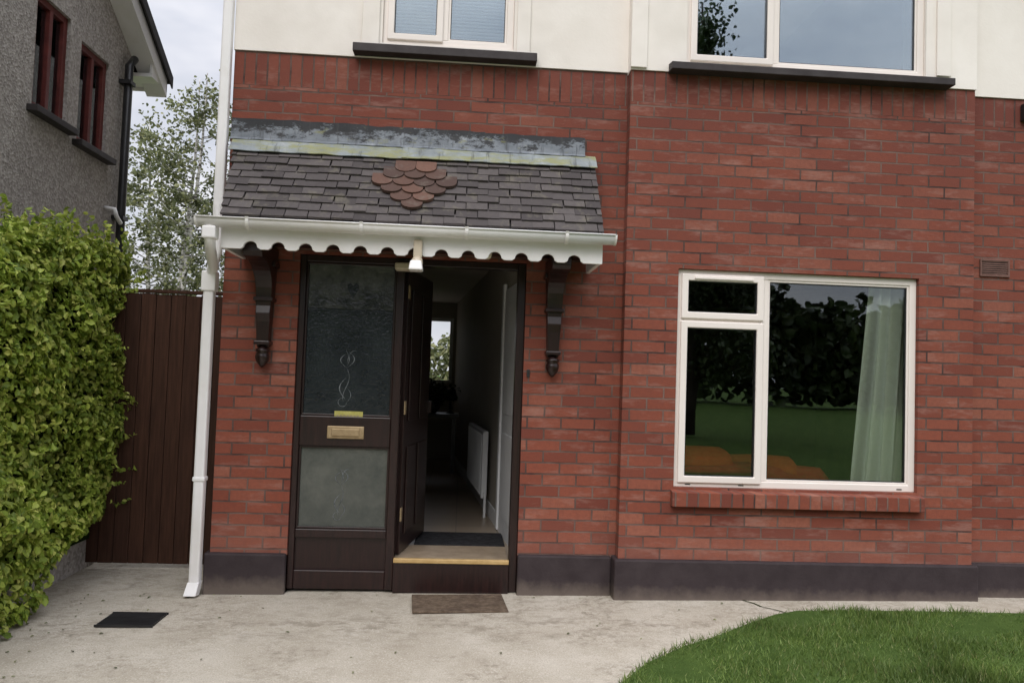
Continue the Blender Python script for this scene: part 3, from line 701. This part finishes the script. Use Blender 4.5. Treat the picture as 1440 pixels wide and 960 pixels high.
# ---------------------------------------------------------------- neighbour house
Nb=empty('pebble_dash_house')
X=-3.6; ew=4.80; pr=math.tan(math.radians(32)); yr=-1.0; yc=3.2
def rz(y): return ew+pr*(yc-y) if y>yr else ew+pr*(yc-yr)-pr*(yr-y)
yf=2*yr-yc
wins=[(1.36,1.90,3.53,4.50),(2.10,2.66,3.47,4.40)]
ys=sorted({yf,yc,yr,*[w[0] for w in wins],*[w[1] for w in wins]}); zs=sorted({0-.05,*[w[2] for w in wins],*[w[3] for w in wins],ew-.05})
V=[];F=[]
def q4(*p):
    n=len(V); V.extend(p); F.append((n,n+1,n+2,n+3))
for a,b_ in zip(ys,ys[1:]):
    for c_,d_ in zip(zs,zs[1:]):
        my,mz=(a+b_)/2,(c_+d_)/2
        if any(w[0]<my<w[1] and w[2]<mz<w[3] for w in wins): continue
        q4((X,a,c_),(X,b_,c_),(X,b_,d_),(X,a,d_))
for w in wins:
    a,b_,c_,d_=w; xi=X-.12
    q4((X,a,c_),(xi,a,c_),(xi,a,d_),(X,a,d_)); q4((X,b_,c_),(X,b_,d_),(xi,b_,d_),(xi,b_,c_)); q4((X,a,c_),(X,b_,c_),(xi,b_,c_),(xi,a,c_)); q4((X,a,d_),(xi,a,d_),(xi,b_,d_),(X,b_,d_))
n=len(V); V+=[(X,yf,ew-.05),(X,yc,ew-.05),(X,yc,ew),(X,yr,rz(yr)),(X,yf,ew)]; F.append((n,n+1,n+2,n+3,n+4))
q4((X,yc,-.05),(-11,yc,-.05),(-11,yc,ew),(X,yc,ew)); q4((X,yf,-.05),(-11,yf,-.05),(-11,yf,ew),(X,yf,ew)); q4((-11,yf,-.05),(-11,yc,-.05),(-11,yc,ew),(-11,yf,ew))
me=bpy.data.meshes.new('gable_wall'); me.from_pydata(V,[],F); me.materials.append(M_dash); o=bpy.data.objects.new('gable_wall',me); COL.objects.link(o); o.parent=Nb
for i,(a,b_,c_,d_) in enumerate(wins):
    xo=X-.03
    bars=[(xo-.06,xo,a,a+.06,c_,d_),(xo-.06,xo,b_-.06,b_,c_,d_),(xo-.06,xo,a+.06,b_-.06,c_,c_+.06),(xo-.06,xo,a+.06,b_-.06,d_-.06,d_),(xo-.05,xo+.004,(a+b_)/2-.025,(a+b_)/2+.025,c_+.06,d_-.06)]
    boxes('window_frame',bars,M_redframe,Nb,.004)
    box('window_glass',xo-.04,xo-.034,a+.06,b_-.06,c_+.06,d_-.06,M_glass,Nb)
    box('window_back',xo-.5,xo-.45,a-.3,b_+.3,c_-.3,d_+.3,M_room,Nb)
    box('window_sill',X-.02,X+.09,a-.07,b_+.07,c_-.06,c_-.003,M_sill,Nb,.006)
def slab(nm,x0,x1,off0,off1,mat,over=.36):
    y1=yc+over; y0=yf-over
    P=[(y1,rz(y1)),(yr,rz(yr)),(y0,ew-pr*over)]
    pts=[(y,z+off0) for y,z in P]+[(y,z+off1) for y,z in P[::-1]]
    return prism(nm,pts,'x',x0,x1,mat,Nb,.004)
slab('roof_slab',-11.2,X+.24,.02,.10,M_roof,.40)
slab('bargeboard',X+.19,X+.215,-.17,.018,M_white)
slab('verge_soffit',X-.0,X+.19,-.17,-.155,M_white)
box('eaves_box',X-7,X+.19,yc+.002,yc+.34,ew-.30,ew-.262,M_white,Nb)
box('eaves_fascia',X-7,X+.215,yc+.34,yc+.36,ew-.34,ew-.19,M_white,Nb,.003)
prism('eaves_cheek',[(yc-.0,ew-.26),(yc+.338,ew-.26),(yc+.338,ew-.20),(yc,ew-.0)],'x',X+.165,X+.188,M_white,Nb)
slab('verge_tiles',X+.242,X+.26,-.02,.11,M_roof,.41)
tubes('neighbour_downpipe',[[((X+.07,2.93,.2),.04),((X+.07,2.93,4.5),.04),((X+.07,3.05,4.62),.04)]],M_black,Nb,12)
boxes('pipe_brackets',[(X,X+.12,2.87,2.99,z,z+.04) for z in (1.5,2.9,4.3)],M_black,Nb)
tubes('waste_pipe',[[((X,2.72,2.98),.022),((X+.10,2.72,2.97),.022),((X+.12,2.72,2.90),.022),((X+.10,2.86,2.86),.022)]],M_white,Nb,10)

# ---------------------------------------------------------------- trees
def tree(nm,x,y,h,r,cr,clumps,per,ls,lm,bm_,cb=.3,seed=1,lean=.1,csig=.28,stems=1,conic=False):
    rg=np.random.default_rng(seed); e=empty(nm); paths=[]; cl=[]
    for sidx in range(stems):
        lx,ly=rg.normal(0,lean,2)*h*.3; sx=x+rg.normal(0,.25)*(stems>1)
        tp=lambda t:Vector((sx+lx*t*t+.08*math.sin(t*6+seed),y+ly*t*t,h*.96*t))
        paths.append([(tp(t),r*(1-.88*t)) for t in np.linspace(0,1,12)])
        nb=int(clumps/stems)
        for i in range(nb):
            t=cb+(.97-cb)*rg.uniform()**.85; s=tp(t); a=rg.uniform(0,6.28)
            prof=math.sin(math.pi*min(1,max(.12,(t-cb)/(1-cb)*.8+.22)))**.7
            if conic: prof=1.05-(t-cb)/(1-cb)
            ln=cr*prof*rg.uniform(.35,1.05)
            en=s+Vector((math.cos(a)*ln,math.sin(a)*ln,ln*rg.uniform(.1,.7)))
            md_=s.lerp(en,.5)+Vector((0,0,-.06*ln))
            br_=r*(1-.85*t)*.4
            paths.append([(s,br_),(md_,br_*.6),(en,br_*.2)])
            cl.append((en,cr*csig)); 
            if ln>cr*.5: cl.append((md_,cr*csig*.8))
    tubes(nm+'_trunk',paths,bm_,e,6)
    P=[]
    for c,sg in cl:
        k=int(per*rg.uniform(.4,1.4)); P.append(rg.normal(size=(k,3))*np.array([sg,sg,sg*.75])*rg.uniform(.6,1.2)*.6+np.array(tuple(c)))
    P=np.concatenate(P); leaves(nm+'_leaves',P,rg.normal(size=P.shape)+np.array([0,0,.5]),ls,lm,e,.65,-.3)
tree('birch_tree',-6.55,13.0,8.4,.09,1.5,85,52,.095,M_bleaf,M_birch,.22,3,.08,.19,2)
tree('birch_tree.001',-5.25,14.2,7.8,.08,1.35,75,52,.095,M_bleaf,M_birch,.22,5,.08,.19,2)
tree('birch_tree.002',-8.1,15.5,8.0,.09,1.5,70,50,.10,M_bleaf,M_birch,.22,8,.08,.19,1)
def mass(nm,x0,x1,y0,y1,zf,n,ls,lm):
    e=empty(nm); P=np.stack([rng.uniform(x0,x1,n),rng.uniform(y0,y1,n),rng.uniform(0,1,n)],1)
    hh=np.array([zf(a)*(.75+.45*mnoise.noise((a*1.5/max(1,zf(a)),b*.5,3))+.2*mnoise.noise((a*5/max(1,zf(a)),b,3))) for a,b in P[:,:2]])
    P[:,2]=hh*P[:,2]**.6; leaves(nm+'_leaves',P,rng.normal(size=P.shape),ls,lm,e,.65,0); return e
mass('background_shrubs',-12,2.5,16.5,18,lambda x:2.9,9000,.18,M_bleaf)
mass('garden_shrubs',-1.6,1.2,10.5,11.5,lambda x:1.75,2500,.11,M_hleaf)
tree('pine_tree',6.4,-16,12.5,.22,1.9,110,150,.17,M_tleaf,M_bark,.1,11,.02,.30,1,True)
tree('oak_tree',-6,-34,9,.3,4.2,60,80,.45,M_tleaf,M_bark,.2,12,.05,.25)
mass('distant_trees',-50,60,-44,-39,lambda x:11.5 if x<17 else (9.5 if x<20 else 7.5),30000,.8,M_tleaf)

# ---------------------------------------------------------------- light
EL,AZ=math.radians(45),math.radians(200)
W=bpy.data.worlds.new('World'); S.world=W; W.use_nodes=True; nt=W.node_tree
bg=nt.nodes['Background']; sky=nt.nodes.new('ShaderNodeTexSky'); sky.sky_type='NISHITA'; sky.sun_disc=False
sky.sun_elevation=EL; sky.sun_rotation=AZ; sky.air_density=1.2; sky.dust_density=2
tc=nt.nodes.new('ShaderNodeTexCoord'); mp=nt.nodes.new('ShaderNodeMapping'); mp.inputs['Scale'].default_value=(1,1,2.6); nt.links.new(tc.outputs['Generated'],mp.inputs[0])
cf=noise(nt,mp.outputs[0],2.6,3,.6)
cover=ramp(nt,cf,[(.30,.60),(.5,.97)])
cc=ramp(nt,noise(nt,mp.outputs[0],4,4,.6),[(.3,(5.9,6.2,7.1)),(.65,(8.5,8.5,9.0))])
s=nt.nodes.new('ShaderNodeSeparateXYZ'); nt.links.new(tc.outputs['Generated'],s.inputs[0])
grad=ramp(nt,s.outputs[2],[(.0,.95),(.42,1.12),(.72,3.1),(1.,3.5)])
cc=mix(nt,1.0,cc,grad,'MULTIPLY')
m=mix(nt,cover,sky.outputs[0],cc); nt.links.new(m,bg.inputs[0]); bg.inputs[1].default_value=.105
sun=bpy.data.lights.new('sun','SUN'); sun.energy=1.5; sun.angle=math.radians(40); sun.color=(1,.95,.89)
so=bpy.data.objects.new('sun',sun); COL.objects.link(so)
d=Vector((math.sin(AZ)*math.cos(EL),math.cos(AZ)*math.cos(EL),math.sin(EL)))
so.rotation_euler=d.to_track_quat('Z','Y').to_euler(); so.location=(0,-10,12)

# ---------------------------------------------------------------- camera
yaw,pit,rol=[math.radians(a) for a in(3.67,2.49,1.94)]
f=Vector((math.sin(yaw)*math.cos(pit),math.cos(yaw)*math.cos(pit),math.sin(pit))); r=Vector((math.cos(yaw),-math.sin(yaw),0)); u=r.cross(f)
r2=math.cos(rol)*r+math.sin(rol)*u; u2=-math.sin(rol)*r+math.cos(rol)*u
cam=bpy.data.cameras.new('camera'); cam.sensor_width=36; cam.lens=27; cam.clip_start=.05; cam.clip_end=2000
co=bpy.data.objects.new('camera',cam); COL.objects.link(co)
Mx=Matrix(((r2.x,u2.x,-f.x,0),(r2.y,u2.y,-f.y,-5.1),(r2.z,u2.z,-f.z,1.46),(0,0,0,1)))
co.matrix_world=Mx; S.camera=co
